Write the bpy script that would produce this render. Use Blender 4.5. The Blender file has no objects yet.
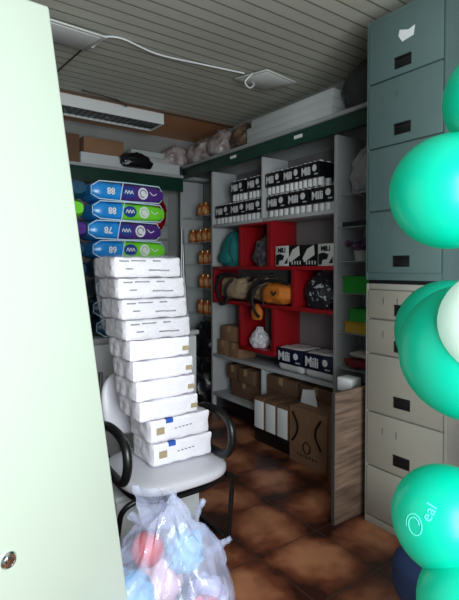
import bpy, bmesh, math, random
from mathutils import Vector, Matrix, noise
random.seed(7)
S = bpy.context.scene
COL = S.collection
PI = math.pi

# ------------------------------------------------------------------ camera, light, exposure
F = 474.0
PITCH = math.radians(1.5); YAW = math.radians(35.6); SHY = 19.6; EYE = 1.41
cd = bpy.data.cameras.new('camera'); cam = bpy.data.objects.new('camera', cd); COL.objects.link(cam)
cam.location = (0, 0, EYE)
cam.rotation_euler = (PI/2 - PITCH, 0, -YAW)
cd.sensor_fit = 'HORIZONTAL'; cd.sensor_width = 36; cd.lens = F/459*36
cd.shift_y = -SHY/459; cd.clip_start = 0.02
S.camera = cam

w = bpy.data.worlds.new('world'); S.world = w; w.use_nodes = True
wn = w.node_tree.nodes['Background']; wn.inputs[0].default_value = (0.75, 0.88, 1.0, 1); wn.inputs[1].default_value = 1.0

def area(name, loc, target, sx, sy, power, col):
    l = bpy.data.lights.new(name, 'AREA'); l.shape = 'RECTANGLE'; l.size = sx; l.size_y = sy
    l.energy = power; l.color = col
    o = bpy.data.objects.new(name, l); COL.objects.link(o); o.location = loc
    o.rotation_euler = (Vector(target)-Vector(loc)).to_track_quat('-Z', 'Y').to_euler()
    return o
area('doorway_daylight', (0.35, -0.78, 1.45), (1.0, 2.2, 1.1), 1.3, 1.5, 108, (0.93, 1.0, 0.99))

vs = S.view_settings
vs.view_transform = 'Standard'; vs.look = 'None'; vs.gamma = 1; vs.use_curve_mapping = False
vs.exposure = 0.0

# ------------------------------------------------------------------ materials
def srgb(c):
    return tuple(((v/255)/12.92 if v/255 <= .04045 else ((v/255+.055)/1.055)**2.4) for v in c)
MATS = {}
def mat(name, rgb, rough=.6, metal=0, var=0.0, vscale=8, bump=0.0, bscale=30, trans=0, alpha=1, rgb2=None, coat=0, sss=0, stretch=None):
    if name in MATS: return MATS[name]
    m = bpy.data.materials.new(name); m.use_nodes = True; MATS[name] = m
    nt = m.node_tree; b = nt.nodes['Principled BSDF']
    c = srgb(rgb)
    b.inputs['Base Color'].default_value = (*c, 1)
    b.inputs['Roughness'].default_value = rough; b.inputs['Metallic'].default_value = metal
    if trans: b.inputs['Transmission Weight'].default_value = trans
    if coat: b.inputs['Coat Weight'].default_value = coat
    if alpha < 1: b.inputs['Alpha'].default_value = alpha
    if sss:
        b.inputs['Subsurface Weight'].default_value = sss; b.inputs['Subsurface Radius'].default_value = (.03, .03, .03)
    tc = nt.nodes.new('ShaderNodeTexCoord'); mp = nt.nodes.new('ShaderNodeMapping')
    nt.links.new(tc.outputs['Object'], mp.inputs[0])
    if stretch: mp.inputs['Scale'].default_value = stretch
    if var or rgb2:
        n = nt.nodes.new('ShaderNodeTexNoise'); n.inputs['Scale'].default_value = vscale; n.inputs['Detail'].default_value = 4
        nt.links.new(mp.outputs[0], n.inputs[0])
        r = nt.nodes.new('ShaderNodeValToRGB'); nt.links.new(n.outputs[0], r.inputs[0])
        r.color_ramp.elements[0].position = .35; r.color_ramp.elements[1].position = .65
        c2 = srgb(rgb2) if rgb2 else tuple(v*(1-var) for v in c)
        r.color_ramp.elements[0].color = (*c2, 1); r.color_ramp.elements[1].color = (*c, 1)
        nt.links.new(r.outputs[0], b.inputs['Base Color'])
    if bump:
        n2 = nt.nodes.new('ShaderNodeTexNoise'); n2.inputs['Scale'].default_value = bscale; n2.inputs['Detail'].default_value = 3
        nt.links.new(mp.outputs[0], n2.inputs[0])
        bp = nt.nodes.new('ShaderNodeBump'); bp.inputs['Strength'].default_value = bump; bp.inputs['Distance'].default_value = .01
        nt.links.new(n2.outputs[0], bp.inputs['Height']); nt.links.new(bp.outputs[0], b.inputs['Normal'])
    return m

def mathn(nt, op, a, b=None):
    n = nt.nodes.new('ShaderNodeMath'); n.operation = op
    for i, v in enumerate((a, b)):
        if v is None: continue
        if isinstance(v, (int, float)): n.inputs[i].default_value = v
        else: nt.links.new(v, n.inputs[i])
    return n.outputs[0]

def floor_mat():
    m = bpy.data.materials.new('terracotta tiles'); m.use_nodes = True; nt = m.node_tree; b = nt.nodes['Principled BSDF']
    tc = nt.nodes.new('ShaderNodeTexCoord'); sp = nt.nodes.new('ShaderNodeSeparateXYZ'); nt.links.new(tc.outputs['Object'], sp.inputs[0])
    T = .40
    fx = mathn(nt, 'FRACT', mathn(nt, 'DIVIDE', mathn(nt, 'ADD', sp.outputs[0], 4.0-.24), T))
    fy = mathn(nt, 'FRACT', mathn(nt, 'DIVIDE', mathn(nt, 'ADD', sp.outputs[1], 4.0-.17), T))
    dx = mathn(nt, 'ABSOLUTE', mathn(nt, 'SUBTRACT', fx, .5)); dy = mathn(nt, 'ABSOLUTE', mathn(nt, 'SUBTRACT', fy, .5))
    d = mathn(nt, 'MAXIMUM', dx, dy)
    grout = mathn(nt, 'GREATER_THAN', d, .4925)
    nz = nt.nodes.new('ShaderNodeTexNoise'); nz.inputs['Scale'].default_value = 3.2; nz.inputs['Detail'].default_value = 3; nt.links.new(tc.outputs['Object'], nz.inputs[0])
    nz2 = nt.nodes.new('ShaderNodeTexNoise'); nz2.inputs['Scale'].default_value = 18; nt.links.new(tc.outputs['Object'], nz2.inputs[0])
    rad = mathn(nt, 'ADD', mathn(nt, 'MULTIPLY', dx, dx), mathn(nt, 'MULTIPLY', dy, dy))
    # fired pattern: pale middle of each tile, dark burnt corners
    v = mathn(nt, 'SUBTRACT', mathn(nt, 'ADD', mathn(nt, 'MULTIPLY', nz.outputs[0], 1.3), mathn(nt, 'MULTIPLY', nz2.outputs[0], .25)), mathn(nt, 'MULTIPLY', rad, 1.5))
    r = nt.nodes.new('ShaderNodeValToRGB'); nt.links.new(v, r.inputs[0])
    e = r.color_ramp.elements; e[0].position = .28; e[0].color = (*srgb((50, 24, 17)), 1); e[1].position = .85; e[1].color = (*srgb((180, 120, 86)), 1)
    k = e.new(.52); k.color = (*srgb((114, 62, 42)), 1)
    mx = nt.nodes.new('ShaderNodeMix'); mx.data_type = 'RGBA'
    nt.links.new(grout, mx.inputs['Factor']); nt.links.new(r.outputs[0], mx.inputs['A']); mx.inputs['B'].default_value = (*srgb((70, 52, 44)), 1)
    nt.links.new(mx.outputs['Result'], b.inputs['Base Color'])
    b.inputs['Roughness'].default_value = .33
    bp = nt.nodes.new('ShaderNodeBump'); bp.inputs['Strength'].default_value = .25; bp.inputs['Distance'].default_value = .004
    nt.links.new(mathn(nt, 'SUBTRACT', mathn(nt, 'MULTIPLY', nz2.outputs[0], .3), grout), bp.inputs['Height']); nt.links.new(bp.outputs[0], b.inputs['Normal'])
    return m

def board_mat(name, rgb, pitch, axis, dark=.45, groove=.06, rough=.45, var=.12, vs_=2.0):
    m = bpy.data.materials.new(name); m.use_nodes = True; nt = m.node_tree; b = nt.nodes['Principled BSDF']
    tc = nt.nodes.new('ShaderNodeTexCoord'); sp = nt.nodes.new('ShaderNodeSeparateXYZ'); nt.links.new(tc.outputs['Object'], sp.inputs[0])
    q = mathn(nt, 'DIVIDE', mathn(nt, 'ADD', sp.outputs[axis], 10), pitch)
    f = mathn(nt, 'FRACT', q); g = mathn(nt, 'LESS_THAN', f, groove)
    wn_ = nt.nodes.new('ShaderNodeTexWhiteNoise'); wn_.noise_dimensions = '1D'; nt.links.new(mathn(nt, 'FLOOR', q), wn_.inputs['W'])
    nz = nt.nodes.new('ShaderNodeTexNoise'); nz.inputs['Scale'].default_value = vs_; nt.links.new(tc.outputs['Object'], nz.inputs[0])
    val = mathn(nt, 'ADD', 1-var, mathn(nt, 'MULTIPLY', mathn(nt, 'ADD', wn_.outputs[0], nz.outputs[0]), var))
    val = mathn(nt, 'MULTIPLY', val, mathn(nt, 'SUBTRACT', 1, mathn(nt, 'MULTIPLY', g, dark)))
    mx = nt.nodes.new('ShaderNodeVectorMath'); mx.operation = 'SCALE'; mx.inputs[0].default_value = srgb(rgb); nt.links.new(val, mx.inputs['Scale'])
    nt.links.new(mx.outputs[0], b.inputs['Base Color']); b.inputs['Roughness'].default_value = rough
    bp = nt.nodes.new('ShaderNodeBump'); bp.inputs['Distance'].default_value = .006; bp.inputs['Strength'].default_value = .8
    nt.links.new(mathn(nt, 'SUBTRACT', 1, g), bp.inputs['Height']); nt.links.new(bp.outputs[0], b.inputs['Normal'])
    return m

def film_mat(name, rgb, opac, rough=.15, bump=.6, bscale=14):
    m = bpy.data.materials.new(name); m.use_nodes = True; nt = m.node_tree; b = nt.nodes['Principled BSDF']
    b.inputs['Base Color'].default_value = (*srgb(rgb), 1); b.inputs['Roughness'].default_value = rough
    b.inputs['Specular IOR Level'].default_value = .8
    out = nt.nodes['Material Output']; tr = nt.nodes.new('ShaderNodeBsdfTransparent'); mx = nt.nodes.new('ShaderNodeMixShader')
    tc = nt.nodes.new('ShaderNodeTexCoord'); n = nt.nodes.new('ShaderNodeTexNoise'); n.inputs['Scale'].default_value = bscale; n.inputs['Detail'].default_value = 4; n.inputs['Distortion'].default_value = .8
    nt.links.new(tc.outputs['Object'], n.inputs[0])
    r = nt.nodes.new('ShaderNodeMapRange'); nt.links.new(n.outputs[0], r.inputs['Value']); r.inputs['From Min'].default_value = .35; r.inputs['From Max'].default_value = .65
    r.inputs['To Min'].default_value = opac*.7; r.inputs['To Max'].default_value = min(1, opac*1.4)
    nt.links.new(r.outputs[0], mx.inputs[0]); nt.links.new(tr.outputs[0], mx.inputs[1]); nt.links.new(b.outputs[0], mx.inputs[2])
    nt.links.new(mx.outputs[0], out.inputs['Surface'])
    bp = nt.nodes.new('ShaderNodeBump'); bp.inputs['Strength'].default_value = bump; bp.inputs['Distance'].default_value = .02
    nt.links.new(n.outputs[0], bp.inputs['Height']); nt.links.new(bp.outputs[0], b.inputs['Normal'])
    MATS[name] = m
    return m

# ------------------------------------------------------------------ mesh helpers
def NB(): return bmesh.new()
def box(bm, lo, hi, bev=0.0, M=None, seg=2):
    lo = Vector(lo); hi = Vector(hi); c = (lo+hi)/2; s = hi-lo
    r = bmesh.ops.create_cube(bm, size=1, matrix=Matrix.Translation(c) @ Matrix.Diagonal((*s, 1)))
    vsn = r['verts']
    if bev > 0:
        ed = list({e for v in vsn for e in v.link_edges})
        q = bmesh.ops.bevel(bm, geom=ed, offset=min(bev, min(s)*.49), segments=seg, affect='EDGES', profile=.5)
        vsn = list({v for f in q['faces'] for v in f.verts} | {v for v in vsn if v.is_valid})
    if M is not None: bmesh.ops.transform(bm, matrix=M, verts=[v for v in vsn if v.is_valid])
    return vsn
def frame_at(d):
    d = d.normalized(); a = Vector((0, 0, 1)) if abs(d.z) < .9 else Vector((1, 0, 0))
    u = d.cross(a).normalized(); return u, d.cross(u).normalized()
def tube(bm, pts, r, n=10, closed=False, rs=None):
    pts = [Vector(p) for p in pts]; rings = []; N = len(pts); pu = None
    for i, p in enumerate(pts):
        a = pts[(i-1) % N] if (closed or i > 0) else p
        b = pts[(i+1) % N] if (closed or i < N-1) else p
        d = (b-a).normalized()
        if pu is None: u, v = frame_at(d)
        else:
            u = (pu-d*pu.dot(d)).normalized(); v = d.cross(u)
        pu = u; rr = rs[i] if rs else r
        rings.append([bm.verts.new(p+rr*(math.cos(2*PI*k/n)*u+math.sin(2*PI*k/n)*v)) for k in range(n)])
    m = N if closed else N-1
    for i in range(m):
        A, B = rings[i], rings[(i+1) % N]
        off = 0
        if closed and i == N-1:
            off = min(range(n), key=lambda o: sum((A[k].co-B[(k+o) % n].co).length for k in range(n)))
        for k in range(n): bm.faces.new((A[k], A[(k+1) % n], B[(k+1+off) % n], B[(k+off) % n]))
    if not closed:
        bm.faces.new(rings[0][::-1]); bm.faces.new(rings[-1])
def smooth_path(pts, sub=6, closed=False):
    P = [Vector(p) for p in pts]; n = len(P); out = []
    for i in range(n if closed else n-1):
        p0 = P[(i-1) % n] if closed else P[max(i-1, 0)]; p1 = P[i]; p2 = P[(i+1) % n]; p3 = P[(i+2) % n] if closed else P[min(i+2, n-1)]
        for k in range(sub):
            t = k/sub
            out.append(.5*((2*p1)+(-p0+p2)*t+(2*p0-5*p1+4*p2-p3)*t*t+(-p0+3*p1-3*p2+p3)*t**3))
    if not closed: out.append(P[-1])
    return out
def lathe(bm, prof, n=24, M=None):
    rings = []
    for r, z in prof:
        rings.append([bm.verts.new((max(r, 1e-4)*math.cos(2*PI*k/n), max(r, 1e-4)*math.sin(2*PI*k/n), z)) for k in range(n)])
    for A, B in zip(rings, rings[1:]):
        for k in range(n): bm.faces.new((A[k], A[(k+1) % n], B[(k+1) % n], B[k]))
    bm.faces.new(rings[0][::-1]); bm.faces.new(rings[-1])
    if M is not None: bmesh.ops.transform(bm, matrix=M, verts=[v for R_ in rings for v in R_])
def prism(bm, pts2, axis, a, b):
    """outline pts2 extruded from a to b along axis (0/1/2); pts2 in the remaining two axes order"""
    def P(p, t):
        l = list(p); l.insert(axis, t); return l
    A = [bm.verts.new(P(p, a)) for p in pts2]; B = [bm.verts.new(P(p, b)) for p in pts2]
    bm.faces.new(A); bm.faces.new(B[::-1]); n = len(A)
    for i in range(n): bm.faces.new((A[i], B[i], B[(i+1) % n], A[(i+1) % n]))
    bmesh.ops.recalc_face_normals(bm, faces=bm.faces)
def pillow(bm, lo, hi, ez=None, wr=.004, seed=0, exp=5, nx=26, ny=14, nz=10):
    """soft rounded pack: superellipsoid-like box with wrinkles"""
    lo = Vector(lo); hi = Vector(hi); c = (lo+hi)/2; h = (hi-lo)/2
    r = bmesh.ops.create_cube(bm, size=2)
    bmesh.ops.subdivide_edges(bm, edges=list({e for v in r['verts'] for e in v.link_edges}), cuts=11, use_grid_fill=True)
    for v in bm.verts:
        if v.tag: continue
        p = v.co.copy()
        L = (abs(p.x)**exp+abs(p.y)**exp+abs(p.z)**exp)**(1/exp)
        q = p/L
        if ez: q = Vector((q.x, q.y, p.z/(max(abs(p.x), abs(p.y))**ez+abs(p.z)**ez)**(1/ez)))
        nn = noise.noise(Vector((q.x*h.x, q.y*h.y, q.z*h.z))*22+Vector((seed*7.3, 0, 0)))
        n2 = noise.noise(Vector((q.x*h.x, q.y*h.y, q.z*h.z))*60+Vector((seed*3.3, 5, 0)))
        k = 1 + 0
        co = Vector((q.x*h.x, q.y*h.y, q.z*h.z))
        co += q.normalized()*(nn*wr*1.6+n2*wr*.7-wr)
        v.co = c+co; v.tag = True
def blob(bm, c, r, seed=0, amp=.15, freq=3.0, flat=True, sub=4, folds=0.0, pinch=0.0):
    """lumpy bag: base at c.z, radii r"""
    q = bmesh.ops.create_icosphere(bm, subdivisions=sub, radius=1)
    for v in q['verts']:
        p = v.co.copy(); n = noise.noise(p*freq+Vector((seed*5.1, seed, 0)))
        n += .5*noise.noise(p*freq*2.3+Vector((seed*2.1, 3, seed)))
        a = math.atan2(p.y, p.x); f = folds*math.sin(a*9+seed+3*noise.noise(p*2))*max(0, p.z)
        k = 1+amp*n+f
        z = p.z*k
        if flat: z = max(z, -.72)
        pin = 1-pinch*max(0, p.z)**2
        v.co = Vector((c[0]+p.x*k*pin*r[0], c[1]+p.y*k*pin*r[1], c[2]+(z+(.72 if flat else 0))*r[2]))
FONT = None
def text(bm, s, size, org, face, ext=.0012, rot=0, sx=1.0, bold=0):
    cu = bpy.data.curves.new('t', 'FONT'); cu.body = s; cu.size = size; cu.extrude = ext; cu.align_x = 'CENTER'; cu.align_y = 'CENTER'; cu.offset = bold
    cu.resolution_u = 2
    o = bpy.data.objects.new('t', cu); me = bpy.data.meshes.new_from_object(o)
    X, Y = {'-X': (Vector((0, -1, 0)), Vector((0, 0, 1))), '-Y': (Vector((1, 0, 0)), Vector((0, 0, 1)))}[face] if isinstance(face, str) else face
    Z = X.cross(Y); M = Matrix((X, Y, Z)).transposed().to_4x4()
    M = Matrix.Translation(org) @ M @ Matrix.Rotation(rot, 4, 'Z') @ Matrix.Diagonal((sx, 1, 1, 1))
    me.transform(M); bm.from_mesh(me)
    bpy.data.meshes.remove(me); bpy.data.objects.remove(o); bpy.data.curves.remove(cu)

def obj(name, bm, m, parent=None, smooth=True, M=None):
    me = bpy.data.meshes.new(name)
    if M is not None: bmesh.ops.transform(bm, matrix=M, verts=bm.verts)
    bmesh.ops.recalc_face_normals(bm, faces=bm.faces)
    bm.to_mesh(me); bm.free()
    if isinstance(m, (list, tuple)):
        for x in m: me.materials.append(x)
    else: me.materials.append(m)
    if smooth:
        me.shade_smooth()
        try: me.set_sharp_from_angle(angle=math.radians(38))
        except Exception: pass
    o = bpy.data.objects.new(name, me); COL.objects.link(o)
    if parent: o.parent = parent
    return o
def tag(o, label, cat, group=None, kind=None):
    o['label'] = label; o['category'] = cat
    if group: o['group'] = group
    if kind: o['kind'] = kind
    return o
def thing(name, label, cat, loc=(0, 0, 0), rz=0, group=None):
    o = bpy.data.objects.new(name, None); o.empty_display_size = .05; COL.objects.link(o); o.location = loc; o.rotation_euler = (0, 0, rz)
    return tag(o, label, cat, group)
def solo(name, bm, m, label, cat, loc=(0, 0, 0), rz=0, group=None, smooth=True):
    o = obj(name, bm, m, None, smooth); o.location = loc; o.rotation_euler = (0, 0, rz); return tag(o, label, cat, group)
def struct(name, bm, m, parent=None, smooth=False):
    o = obj(name, bm, m, parent, smooth)
    if not parent: o['kind'] = 'structure'
    return o
def copy_tree(o, parent=None):
    c = o.copy(); COL.objects.link(c); c.parent = parent
    for ch in list(o.children): copy_tree(ch, c)
    return c

# colours
white = mat('white painted board', (176, 178, 182), .5, var=.08, vscale=5)
wallm = mat('grey wall plaster', (150, 152, 152), .8, var=.15, vscale=3, bump=.2)
green_dark = mat('dark green painted board', (22, 62, 50), .45, var=.2, vscale=6)
black = mat('black plastic', (16, 16, 18), .35)
redm = mat('red lacquer', (150, 16, 26), .4, var=.12, vscale=5)
card = mat('cardboard', (142, 106, 80), .8, var=.12, vscale=9, bump=.1)
card2 = mat('brown cardboard', (112, 82, 62), .85, var=.15, vscale=9, bump=.1)
tape = mat('packing tape', (170, 140, 105), .3)
chrome = mat('chrome', (210, 214, 216), .15, 1)
steel = mat('grey steel tube', (150, 152, 156), .35, .8)
paper = mat('white paper', (226, 228, 232), .7)
film = film_mat('clear shrink film', (235, 236, 245), .12, .12, .7, 26)

# ------------------------------------------------------------------ room
XR, YB, ZC = 2.92, 4.78, 2.88
XL, YF = -1.05, -0.45
bm = NB(); box(bm, (XL-.1, YF-1.2, -.1), (XR+.1, YB+.1, 0)); struct('floor', bm, floor_mat())
pvc = board_mat('grey strip ceiling', (188, 187, 176), .10, 1, .6, .13, .5, .12)
bm = NB(); box(bm, (XL-.1, YF-.1, ZC), (XR+.1, 4.02, ZC+.08)); struct('ceiling', bm, pvc)
brown = board_mat('brown wood ceiling', (196, 138, 98), .30, 1, .3, .015, .45, .2, 3)
bm = NB(); box(bm, (XL-.1, 4.02, ZC-.006), (XR+.1, YB+.1, ZC+.08)); struct('ceiling_back', bm, brown)
bm = NB(); box(bm, (XL, 3.995, ZC-.012), (XR, 4.03, ZC+.001)); struct('trim_1', bm, mat('brown trim', (96, 74, 58), .6))
bm = NB(); box(bm, (XR, YF-.1, 0), (XR+.1, YB+.1, ZC)); struct('wall_right', bm, wallm)
bm = NB(); box(bm, (XL-.1, YB, 0), (XR, YB+.1, ZC)); struct('wall_back', bm, wallm)
bm = NB(); box(bm, (XL-.1, YF-.1, 0), (XL, YB, ZC)); struct('wall_left', bm, wallm)
bm = NB()
box(bm, (XL, YF-.1, 0), (-.7, YF, ZC)); box(bm, (1.25, YF-.1, 0), (XR, YF, ZC)); box(bm, (-.7, YF-.1, 2.3), (1.25, YF, ZC))
struct('wall_front', bm, wallm)

# near door leaf, hanging slightly out of plumb
def ray(x, y):
    fw = Vector((math.sin(YAW)*math.cos(PITCH), math.cos(YAW)*math.cos(PITCH), -math.sin(PITCH)))
    rt = Vector((math.cos(YAW), -math.sin(YAW), 0)); up = rt.cross(fw)
    return fw+(x-229.5)/F*rt-(y-300+SHY)/F*up
def at(x, y, axis, v):
    d = ray(x, y); o = Vector((0, 0, EYE))
    return o+d*((v-o[axis])/d[axis])
C1 = Vector((.339, 1.255, 2.073)); a = math.radians(20); e = Vector((math.cos(a), math.sin(a), 0)); nrm = Vector((math.sin(a), -math.cos(a), 0))
def onleaf(x, y):
    d = ray(x, y); o = Vector((0, 0, EYE)); return o+d*((C1-o).dot(nrm)/d.dot(nrm))
C2 = onleaf(129, 602); upv = (C1-C2).normalized(); side = upv.cross(nrm).normalized()
if side.dot(e) < 0: side = -side
lm = Matrix((side, -nrm, upv)).transposed().to_4x4(); lm.translation = C1
W_ = .9; Hh = (C1.z-W_*abs(side.z)-.005)/upv.z
leaf_m = mat('pale green enamel', (172, 182, 170), .3, 0, coat=.3)
bm = NB(); box(bm, (-W_, 0, -Hh), (0, .035, 0), .008, seg=3); bmesh.ops.transform(bm, matrix=lm, verts=bm.verts)
leaf = struct('door_1', bm, leaf_m, smooth=True)
lk = lm.inverted() @ onleaf(8, 560)
bm = NB(); lathe(bm, [(0, .0), (.020, .0), (.020, -.004), (.016, -.009), (.0155, -.006), (.011, -.006), (.010, -.012), (.0, -.013)], 28)
Mx = lm @ Matrix.Translation((lk.x, 0, lk.z)) @ Matrix.Rotation(-PI/2, 4, 'X')
bmesh.ops.transform(bm, matrix=lm @ Matrix.Translation((lk.x, 0, lk.z)) @ Matrix.Rotation(-PI/2, 4, 'X'), verts=bm.verts)
bmesh.ops.transform(bm, matrix=lm @ Matrix.Diagonal((1, 1, 1, 1)) @ lm.inverted(), verts=bm.verts)
lock = obj('door_lock', bm, chrome, leaf)

# ------------------------------------------------------------------ shelving along the right wall
XF = 2.60
su = thing('shelving_unit', 'tall white shelving unit built along the right wall, holding the boxes and bags', 'shelving', (XF, 2.33, 0))
def part(name, lo, hi, m, parent, org, bev=.002):
    bm = NB(); box(bm, lo, hi, bev); return obj(name, bm, m, parent, M=Matrix.Translation(-Vector(org)))
O = (XF, 2.33, 0)
for y in (2.315, 3.915): part('side_panel', (XF, y, 0), (XR-.03, y+.028, 2.36), white, su, O)
part('divider', (XF, 3.145, 1.835), (XR-.03, 3.165, 2.36), white, su, O)
part('divider', (XF, 3.145, .0), (XR-.03, 3.165, .535), white, su, O)
for y0, y1 in ((2.343, 3.145), (3.165, 3.915)):
    part('shelf', (XF, y0, 1.805), (XR-.03, y1, 1.835), white, su, O)
part('shelf', (XF, 2.343, .535), (XR-.03, 3.915, .565), white, su, O)
part('shelf', (XF, 3.165, .15), (XR-.03, 3.915, .18), white, su, O)
part('kickboard', (XF+.04, 3.165, 0), (XF+.055, 3.915, .15), black, su, O)
part('back_panel', (XR-.03, 2.3, .0), (XR-.015, 3.94, 2.36), mat('pale grey back board', (128, 124, 126), .7, var=.1, vscale=4), su, O)

# valance + high ledge
vb = thing('high_ledge', 'long white ledge with dark green fascia running above the shelving', 'ledge', (XF-.05, 1.74, 2.36))
VO = (XF-.05, 1.74, 2.36)
part('fascia', (XF-.03, 1.74, 2.361), (XF-.008, YB-.34, 2.468), green_dark, vb, VO)
part('ledge_board', (XF-.05, 1.74, 2.468), (XR-.004, YB-.34, 2.495), mat('grey white ledge', (158, 162, 164), .5, var=.1), vb, VO)
for y, z in ((3.53, 2.425), (2.68, 2.42)):
    bm = NB(); box(bm, (XF-.033, y-.045, z-.012), (XF-.0305, y+.045, z+.014)); obj('sticker', bm, paper, vb, M=Matrix.Translation(-Vector(VO)))
bl = thing('back_ledge', 'white ledge with green fascia high on the back wall', 'ledge', (.2, YB-.34, 2.3))
BO = (.2, YB-.34, 2.3)
part('ledge_board', (.2, YB-.34, 2.37), (XR-.004, YB-.004, 2.40), white, bl, BO)
part('fascia', (.2, YB-.32, 2.23), (XR-.34, YB-.30, 2.37), green_dark, bl, BO)

# back wall white slatted panelling
bm = NB()
for k in range(13): box(bm, (.2, YB-.03, .08+k*.165), (2.55, YB-.004, .08+k*.165+.15), .004)
solo('slat_panel', bm, white, 'white horizontal slatted panel fixed to the back wall', 'wall panel')

# red interlocking niches
rn = thing('red_niche_shelf', 'bright red interlocking box shelf inside the white shelving', 'shelf', (XF, 2.35, .7)); RO = (XF, 2.35, .7)
def rp(name, y0, y1, z0, z1): part(name, (XF-.01, y0, z0), (XR-.04, y1, z1), redm, rn, RO, .0015)
rp('board', 2.345, 3.91, 1.395, 1.425)
rp('upright', 3.44, 3.475, 1.425, 1.785); rp('upright', 3.02, 3.075, 1.425, 1.785); rp('board', 3.02, 3.475, 1.785, 1.804)
rp('upright', 3.875, 3.91, 1.10, 1.395); rp('board', 3.475, 3.91, 1.07, 1.10)
rp('upright', 2.735, 2.775, 1.10, 1.395); rp('board', 2.345, 3.475, 1.07, 1.10)
rp('upright', 3.44, 3.475, .705, 1.07); rp('upright', 2.975, 3.015, .705, 1.07); rp('board', 2.975, 3.475, .67, .705)

# far bay with glass shelves (jars) and near bay with glass shelves
glass = mat('shelf glass', (190, 215, 208), .05, 0, alpha=.35)
fb = thing('glass_shelf_bay', 'far narrow shelf bay with white end panel and glass shelves of jars', 'shelving', (XF, 3.96, 0)); FO = (XF, 3.96, 0)
part('end_panel', (XF, 4.55, .0), (XR-.03, 4.57, 2.36), white, fb, FO)
part('back_panel', (XR-.028, 3.945, 0), (XR-.014, 4.57, 2.36), mat('grey glass back', (128, 126, 124), .5), fb, FO)
FZ = (1.95, 1.68, 1.45, 1.20, .93)
for z in FZ: part('glass_shelf', (XF+.01, 3.95, z-.008), (XR-.03, 4.548, z), glass, fb, FO, 0)
nb = thing('glass_shelf_bay', 'near narrow shelf bay with glass shelves between white upright and tall filing cabinets', 'shelving', (XF, 1.76, 0)); NO = (XF, 1.76, 0)
part('end_panel', (XF, 1.755, .0), (XR-.03, 1.772, 2.36), white, nb, NO)
part('back_panel', (XR-.028, 1.773, 0), (XR-.014, 2.298, 2.36), board_mat('tiled grey back', (150, 148, 142), .15, 2, .35, .03), nb, NO)
NZ = (1.93, 1.70, 1.46, 1.235, .955, .70)
for z in NZ: part('glass_shelf', (XF+.01, 1.775, z-.008), (XR-.03, 2.312, z), glass, nb, NO, 0)

# ------------------------------------------------------------------ filing cabinets
def cabinet(label, loc, w, d, h, lines, m, frame, handles, sl):
    """front at local x=0 facing -X, local y 0..w (0 = nearest camera), z 0..h"""
    t = thing('filing_cabinet', label, 'filing cabinet', loc)
    bm = NB(); box(bm, (.012, 0, 0), (d, w, h), .004)
    box(bm, (0, 0, 0), (.014, .016, h), .002); box(bm, (0, w-.016, 0), (.014, w, h), .002); box(bm, (0, .016, h-.03), (.014, w-.016, h), .002); box(bm, (0, .016, 0), (.014, w-.016, .04), .002)
    obj('body', bm, frame, t)
    for i in range(len(lines)-1):
        z1, z0 = lines[i], lines[i+1]
        bm = NB(); box(bm, (-.008, .019, z0+.004), (.011, w-.019, z1-.004), .004); dr = obj('drawer', bm, m, t)
        hz = handles[i]
        bm = NB()
        yc = w*.5
        box(bm, (-.0105, yc-.045, hz-.026), (-.0075, yc+.045, hz+.026), .001)
        box(bm, (-.016, yc-.047, hz+.020), (-.0075, yc+.047, hz+.029), .002)
        box(bm, (-.013, yc-.047, hz-.029), (-.0075, yc+.047, hz-.024), .001)
        box(bm, (-.013, yc-.047, hz-.026), (-.0075, yc-.043, hz+.026), .001); box(bm, (-.013, yc+.043, hz-.026), (-.0075, yc+.047, hz+.026), .001)
        h_ = obj('pull_handle', bm, black, dr); h_['label'] = 'black recessed pull'
        if sl[i]:
            bm = NB(); zc = sl[i]
            for yy in (yc+.03, yc+.115): box(bm, (-.0105, yy, zc-.018), (-.0078, yy+.004, zc+.018))
            obj('card_clip', bm, steel, dr)
    return t
teal = mat('teal grey enamel', (88, 110, 110), .38, 0, var=.08, vscale=3, bump=.05)
tealf = mat('teal grey enamel frame', (86, 108, 108), .38, 0, var=.08, vscale=3)
beige = mat('pale beige enamel', (152, 148, 138), .4, 0, var=.08, vscale=3, bump=.05)
beigef = mat('pale beige enamel frame', (158, 156, 148), .4, 0, var=.08, vscale=3)
cb = cabinet('pale beige steel filing cabinet with five drawers standing on the floor', (2.14, 1.215, 0), .475, .66, 1.325,
    [1.295, 1.135, .945, .625, .325, .045], beige, beigef, [1.19, 1.0, .71, .405, .12], [1.235, 1.055, .0, .535, .0])
ct = cabinet('teal grey steel filing cabinet with four drawers, stacked on the beige cabinet', (2.16, 1.245, 1.345), .465, .64, 1.41,
    [1.385, 1.06, .71, .37, .035], teal, tealf, [1.125, .785, .45, .10], [0, .97, 0, .295])
bm = NB(); box(bm, (.01, .01, 0), (.6, .45, .02)); obj('plinth', bm, black, ct); ct.children[-1].location = (0, 0, -.02)
bm = NB(); prism(bm, [(.175, 1.235), (.24, 1.225), (.262, 1.26), (.255, 1.29), (.205, 1.272), (.168, 1.282)], 0, -.0095, -.0078)
o = obj('torn_sticker', bm, paper, ct); o['label'] = 'torn white sticker'

# wood-grain panel
wood = mat('grey brown wood grain', (136, 112, 96), .55, rgb2=(88, 70, 60), vscale=3.0, stretch=(1.2, 3, 14), bump=.08)
wp = thing('wooden_panel', 'grey-brown wood-grain panel standing between the shelving and beige cabinet', 'panel', (1.95, 1.745, 0))
bm = NB(); box(bm, (.004, 0, 0), (.60, .018, .73), .001); obj('board', bm, wood, wp)
bm = NB(); box(bm, (0, -.001, 0), (.004, .019, .731)); obj('edge_band', bm, mat('dark grey edge', (60, 56, 56), .5), wp)

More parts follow.
